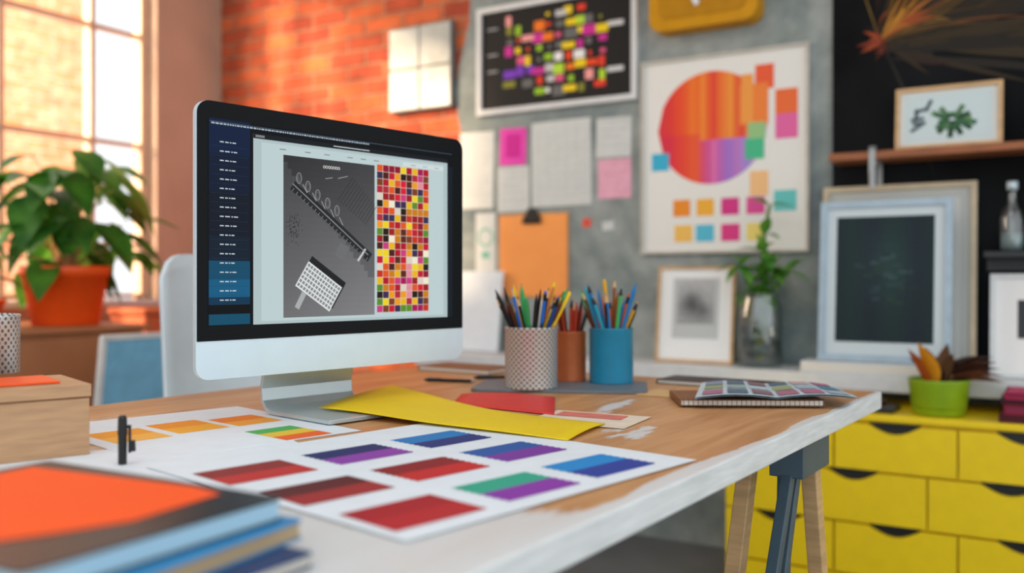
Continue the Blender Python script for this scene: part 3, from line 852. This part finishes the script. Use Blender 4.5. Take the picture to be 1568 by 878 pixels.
# dark board with a painted flower
b = MB(); b.box(3.085, 5.2, -.015, 0, .70, 2.7, 0)
random.seed(9)
def stroke(ox, oz, ex, ez, bx_, bz, w, c, y):
    mxx, mzz = (ox+ex)/2 + bx_, (oz+ez)/2 + bz
    cl = lambda x: max(x, 3.09)
    pts = [((1-t)**2*ox + 2*t*(1-t)*mxx + t*t*ex, (1-t)**2*oz + 2*t*(1-t)*mzz + t*t*ez) for t in [i/10 for i in range(11)]]
    for i in range(10):
        (x0, z0), (x1, z1) = pts[i], pts[i+1]
        if x0 < 3.09 or x1 < 3.09: break
        wa = w*math.sin(math.pi*(i+.15)/10.3); wb = w*math.sin(math.pi*(i+1.15)/10.3)
        b.poly([(x0, y, z0-wa), (x1, y, z1-wb), (x1, y, z1+wb), (x0, y, z0+wa)], 1, c)
# dim petals: wide, overlapping, dark
for k in range(60):
    L = random.uniform(.12, .75); a = random.gauss(.25, .55)
    stroke(3.27+random.gauss(0, .03), 1.80+random.gauss(0, .03), 3.27+L*math.cos(a), 1.80+L*math.sin(a)*.75, random.uniform(-.04, .04), random.uniform(-.05, .08),
           random.uniform(.006, .020), random.choice(['#241a0c', '#2e2210', '#1e1810', '#342812', '#1c1a12', '#2c1810']), -.0155-.00004*k)
for k in range(34):
    L = random.uniform(.10, .55); a = random.uniform(-.1, 1.5)
    stroke(3.25, 1.80, 3.25+L*math.cos(a), 1.80+L*math.sin(a)*.8, random.uniform(-.04, .04), random.uniform(-.03, .07), random.uniform(.002, .007), random.choice(['#5a4014', '#7a561a', '#4a3412', '#6a3a14', '#8a6420']), -.0182-.00004*k)
for k in range(14):
    L = random.uniform(.08, .24); a = random.uniform(.3, 2.0)
    stroke(3.24, 1.80, 3.24+L*math.cos(a), 1.80+L*math.sin(a), random.uniform(-.03, .03), random.uniform(-.02, .05), random.uniform(.004, .010), random.choice(['#a86420', '#b87a24', '#9a481c', '#80641c']), -.0200-.00004*k)
for k in range(12):
    L = random.uniform(.04, .09); a = random.uniform(2.2, 5.2)
    stroke(3.25, 1.80, 3.25+L*math.cos(a), 1.80+L*math.sin(a), .01, .0, .008, random.choice(['#7a2c14', '#98401c', '#5a2410']), -.0210-.00004*k)
b.build('dark_painted_board', [M_blackp, INK], R(0, .0135, 0), RZ)
b = MB(); b.box(3.104, 4.4, -.15, 0, 1.385, 1.41, 0)
for u in (3.24, 4.1):
    b.box(u-.008, u+.008, -.14, 0, 1.372, 1.3845, 1); b.box(u-.008, u+.008, -.012, 0, 1.25, 1.385, 1); b.box(u-.010, u+.010, -.158, -.1505, 1.34, 1.425, 1)
    b.box(u-.010, u+.010, -.158, -.135, 1.412, 1.425, 1)
    b.cyl((u, -.150, 1.29), (u, -.150, 1.345), .009, .011, 12, 1)
b.build('wall_shelf', [M_woodm, mat('bracket_grey', '#a8adae', .4)], R(0, .030, 0), RZ, bevel=.002)
def d_bot(b, w, h, y):
    b.rxz(w*.1, w*.9, h*.12, h*.88, y, 1, '#cfdfe2'); random.seed(2)
    for k in range(34):
        a = random.uniform(0, 6.3); L = random.uniform(.01, .05)
        b.rrot(w*.54 + L*math.cos(a), h*.45 + L*.8*math.sin(a), L, .016, math.degrees(a), y-.0004-.00002*k, 1, random.choice(['#3a6a44', '#6a9a60', '#2a4a34', '#5a805a']))
    for k in range(6): b.rrot(w*.26+random.uniform(-.02, .02), h*(.35+.07*k), .04, .012, random.uniform(0, 90), y-.001, 1, '#5a6a72')
framed('framed_botanical_print', 3.300, .11, 1.411, .31, .205, .013, .016, M_woodl, d_bot, rx=math.radians(-8), bg='#dfe4e2')
b = MB(); b.lathe([(0, 0), (.03, 0), (.032, .01), (.030, .09), (.012, .12), (.012, .15), (0, .15)], seg=24)
b.build('glass_bottle', [M_glassb], R(3.70, .11, 1.411), 0)
b = MB(); b.box(3.56, 4.4, -.14, 0, 1.06, 1.08, 0); b.box(3.56, 4.4, -.012, 0, 1.02, 1.06, 0)
b.build('bottle_shelf', [M_black], R(0, .030, 0), RZ, bevel=.002)
for k, u in enumerate((3.635, 3.715, 3.80)):
    e = empty('glass_bottle', R(u, .105, 1.081))
    b = MB(); b.lathe([(0, 0), (.033, 0), (.036, .006), (.036, .10), (.030, .125), (.014, .15), (.013, .185), (.015, .19)], seg=28)
    b.build('bottle_body', [M_glassb], parent=e)
    b = MB(); b.lathe([(0, .190), (.016, .190), (.016, .215), (0, .215)], seg=20); b.lathe([(0, .003), (.032, .003), (.032, .055), (0, .055)], seg=24, m=1)
    b.build('cap', [M_alu, mat('liquid', '#8a9a9c', .2)], parent=e)

def d_big(b, w, h, y): b.rxz(w*.10, w*.90, h*.08, h*.92, y, 1, '#d0d2cf')
framed('large_picture_frame', 3.06, .090, .691, .475, .62, .018, .018, mat('pale_frame', '#c9b89a', .5), d_big, rx=math.radians(-5), bg='#c0c2bd')
b = MB(); b.box(0, .42, -.12, 0, 0, .036, 0); b.box(.003, .417, -.121, -.12, .006, .030, 1, '#e6e2d8')
b.build('art_book', [M_whitep, INK], R(3.03, .135, .691), RZ, bevel=.003)
def d_dk(b, w, h, y):
    random.seed(6); n = 14
    for i in range(n):
        for j in range(n):
            x0 = w*(.13+.74*i/n); z0 = h*(.12+.78*j/n)
            k = math.exp(-((i-7)**2+(j-8)**2)/14); r_, g_, b_ = 20+14*k, 40+20*k+4*math.sin(i), 46+16*k
            b.rxz(x0, x0+w*.74/n+.0001, z0, z0+h*.78/n+.0001, y, 1, '#%02x%02x%02x' % (int(r_), int(g_), int(b_)))
    for k in range(34):
        x = random.gauss(w*.5, w*.11); z = random.gauss(h*.54, h*.09)
        b.rxz(x-.012, x+.012, z-.005, z+.005, y-.0004-.00002*k, 1, random.choice(['#2a4248', '#24383c', '#385055', '#243c34', '#1c2e34']))
framed('framed_dark_print', 3.075, .20, .728, .40, .525, .022, .016, mat('silver_frame', '#a4b8c6', .4, metal=.2), d_dk, rx=math.radians(-6), bg='#cfdbe0')
def d_sm(b, w, h, y): b.rxz(w*.25, w*.85, h*.38, h*.75, y, 1, '#3a3e42')
framed('framed_small_print', 3.575, .13, .691, .30, .32, .014, .016, M_whitep, d_sm, rx=math.radians(-6), bg='#f0f0ee')

e = empty('glass_vase', R(2.862, .135, .6915))
b = MB(); b.lathe([(0, 0), (.072, 0), (.078, .01), (.078, .20), (.066, .235), (.064, .25), (.068, .255), (.061, .25), (.062, .235), (.074, .20), (.074, .012), (0, .008)], seg=40)
b.build('jar', [M_glassb], parent=e)
b = MB(); b.lathe([(0, .012), (.071, .012), (.071, .09), (0, .092)], seg=30); b.build('water', [glass_mat('water', (.82, .88, .86), .08)], parent=e)
b = MB(); random.seed(31)
stems = [[(0, 0, .02), (.01, 0, .2), (.03, .0, .34), (.015, 0, .46), (.035, 0, .56)], [(.01, .01, .02), (.03, 0, .25), (.09, -.04, .33)], [(-.01, 0, .02), (-.02, 0, .26), (-.07, 0, .35)], [(0, -.01, .02), (0, 0, .24), (.02, -.04, .34)], [(0, -.01, .02), (.01, -.01, .3), (.0, -.03, .40)]]
for st in stems:
    b.tube(st, .006, 7, 1)
    for k, pnt in enumerate(st[1:]):
        for r_ in range(6 if pnt[2] < .45 else 3):
            ca_ = random.uniform(-1, 1); sv = random.uniform(-.25, 1) * (.5)
            dd = EU*ca_ + EV*sv
            b.leaf(pnt, (dd.x, dd.y, random.uniform(-.4, .9)), random.uniform(.06, .10), .042, .3, 0)
b.build('stems', [M_leafl, M_leaf], parent=e)

# ------------------------------------------------------------------ yellow drawer unit
un = empty('yellow_drawer_cabinet', R(0, 0, 0), RZ)
b = MB(); b.box(2.838, 4.19, -.43, -.03, .04, .575, 0); b.box(2.828, 4.20, -.455, -.03, .575, .595, 0); b.box(2.87, 4.16, -.40, -.06, 0, .04, 1)
b.build('carcass', [M_yellow, M_black], parent=un, bevel=.003)
rows = [(.428, .565, [2.84, 3.176, 3.514, 3.852, 4.188]), (.272, .420, [2.84, 3.02, 3.435, 3.85, 4.188]), (.116, .264, [2.84, 3.176, 3.514, 3.852, 4.188]), (.05, .108, [2.84, 3.514, 4.188])]
b = MB()
for z0, z1, us in rows:
    for k in range(len(us)-1):
        a0, a1 = us[k]+.003, us[k+1]-.003; cx = (a0+a1)/2; hw = min(.072, (a1-a0)*.3)
        top = [(a1, z1), (cx+hw, z1)] if z1-z0 > .1 else [(a1, z1)]
        if z1-z0 > .1:
            for i in range(1, 8):
                t = i/8; top.append((cx+hw-2*hw*t, z1 - .028*math.sin(math.pi*t)))
            top.append((cx-hw, z1))
            b.box(cx-hw, cx+hw, -.432, -.4305, z1-.032, z1+.004, 1)
        top.append((a0, z1))
        pts = [(a0, z0), (a1, z0)] + top
        b.prism([(x, -.452, z) for x, z in pts], (0, .0195, 0), 0)
b.build('drawer_fronts', [M_yellow, M_black], parent=un)
e = empty('green_planter', R(3.455, .36, .596))
b = MB(); b.lathe([(0, 0), (.066, 0), (.072, .006), (.084, .10), (.086, .105), (.081, .105), (.074, .02), (0, .02)], seg=40); b.lathe([(0, .085), (.078, .085)], m=1)
b.build('pot', [mat('lime_pot', '#8cae1c', .4), M_soil], parent=e)
b = MB(); random.seed(43)
cols = ['#3a2414', '#241e18', '#5a3a1e', '#8a5a24', '#2a1c18', '#4a2c1e']
for k in range(14):
    a = random.uniform(0, 6.3); b.leaf((.02*math.cos(a), .02*math.sin(a), .08), (math.cos(a)*.40-.06, math.sin(a)*.3, random.uniform(.7, 1.1)), random.uniform(.10, .16), .045, .15, 0, .3, random.choice(cols))
b.leaf((-.03, -.03, .08), (-.42, -.2, 1), .15, .060, 0, 0, .3, '#e89a20'); b.leaf((-.045, -.03, .08), (-.6, -.2, 1), .14, .04, 0, 0, .3, '#b8561a')
for k in range(5): b.leaf((.02, -.02, .10+.008*k), (1, -.30+.10*k, .12+.07*k), .15, .05, .12, 0, .3, ['#8a5638', '#a06a48', '#5a3626', '#75482e', '#3a261c'][k])
b.build('dried_leaves', [INK], parent=e)
b = MB(); zz = 0
for k, (c, t, o) in enumerate((('#5a1424', .022, 0), ('#8a1430', .028, .012), ('#3a1018', .014, .004), ('#c01a58', .020, .015))):
    b.box(0+o, .40+o, -.155, 0, zz, zz+.003, 0, c); b.box(0+o, .40+o, -.155, 0, zz+t-.003, zz+t, 0, c)
    b.box(.004+o, .396+o, -.150, -.004, zz+.003, zz+t-.003, 0, '#8a2a44' if k % 2 else '#501a24'); b.box(o, .004+o, -.155, 0, zz, zz+t, 0, c); zz += t+.0004
b.build('book_stack', [INK], R(3.615, .285, .596), RZ)
b = MB(); b.box(-.12, .12, -.07, .07, 0, .015); b.box(-.10, .08, -.06, .05, .0155, .028, 1); b.build('black_folder', [M_black, mat('dark_red_cover', '#5a1a24', .5)], R(3.22, .35, .596), RZ, bevel=.002)

# ------------------------------------------------------------------ light
wd = bpy.data.worlds.new('sky'); sc.world = wd; wd.use_nodes = True
bg = wd.node_tree.nodes['Background']; bg.inputs[0].default_value = (.92, .97, 1.0, 1); bg.inputs[1].default_value = 1.35
sun = bpy.data.lights.new('sun', 'SUN'); sun.energy = 8; sun.angle = math.radians(6); sun.color = (1, .70, .42)
so = bpy.data.objects.new('sun', sun); sc.collection.objects.link(so)
dv = EU*.7 - EV*.8 + Vector((0, 0, -.36))
so.rotation_euler = dv.to_track_quat('-Z', 'Y').to_euler(); so.location = R(-2, 3, 4)
def area(name, loc, target, size, power, col):
    l = bpy.data.lights.new(name, 'AREA'); l.energy = power; l.size = size; l.color = col
    o = bpy.data.objects.new(name, l); sc.collection.objects.link(o); o.location = loc
    o.rotation_euler = (Vector(target)-Vector(loc)).to_track_quat('-Z', 'Y').to_euler()
area('skylight_through_window', R(-1.3, 3.1, 2.3), R(.7, .6, 1.1), 1.6, 230, (1, .74, .50))
area('facade_fill', R(-.9, 2.2, 4.4), R(-3.0, -.2, 1.6), 1.5, 330, (1, .86, .70))  # added outdoor lamp, unseen, brightens brick the sun does not reach
area('desk_fill', (-.1, 1.2, 2.9), (-.1, 1.35, .75), 1.4, 8, (.94, .98, 1))  # added fill lamp, unseen, brightens the desk and papers

# ------------------------------------------------------------------ camera
cam = bpy.data.cameras.new('camera'); co = bpy.data.objects.new('camera', cam); sc.collection.objects.link(co)
co.location = (0, 0, .99); co.rotation_euler = (math.radians(90), 0, 0)
cam.sensor_width = 36; cam.lens = 36*1400/1568; cam.shift_y = -9/1568
cam.clip_start = .02
cam.dof.use_dof = True; cam.dof.focus_distance = 1.5; cam.dof.aperture_fstop = 1.75
sc.camera = co
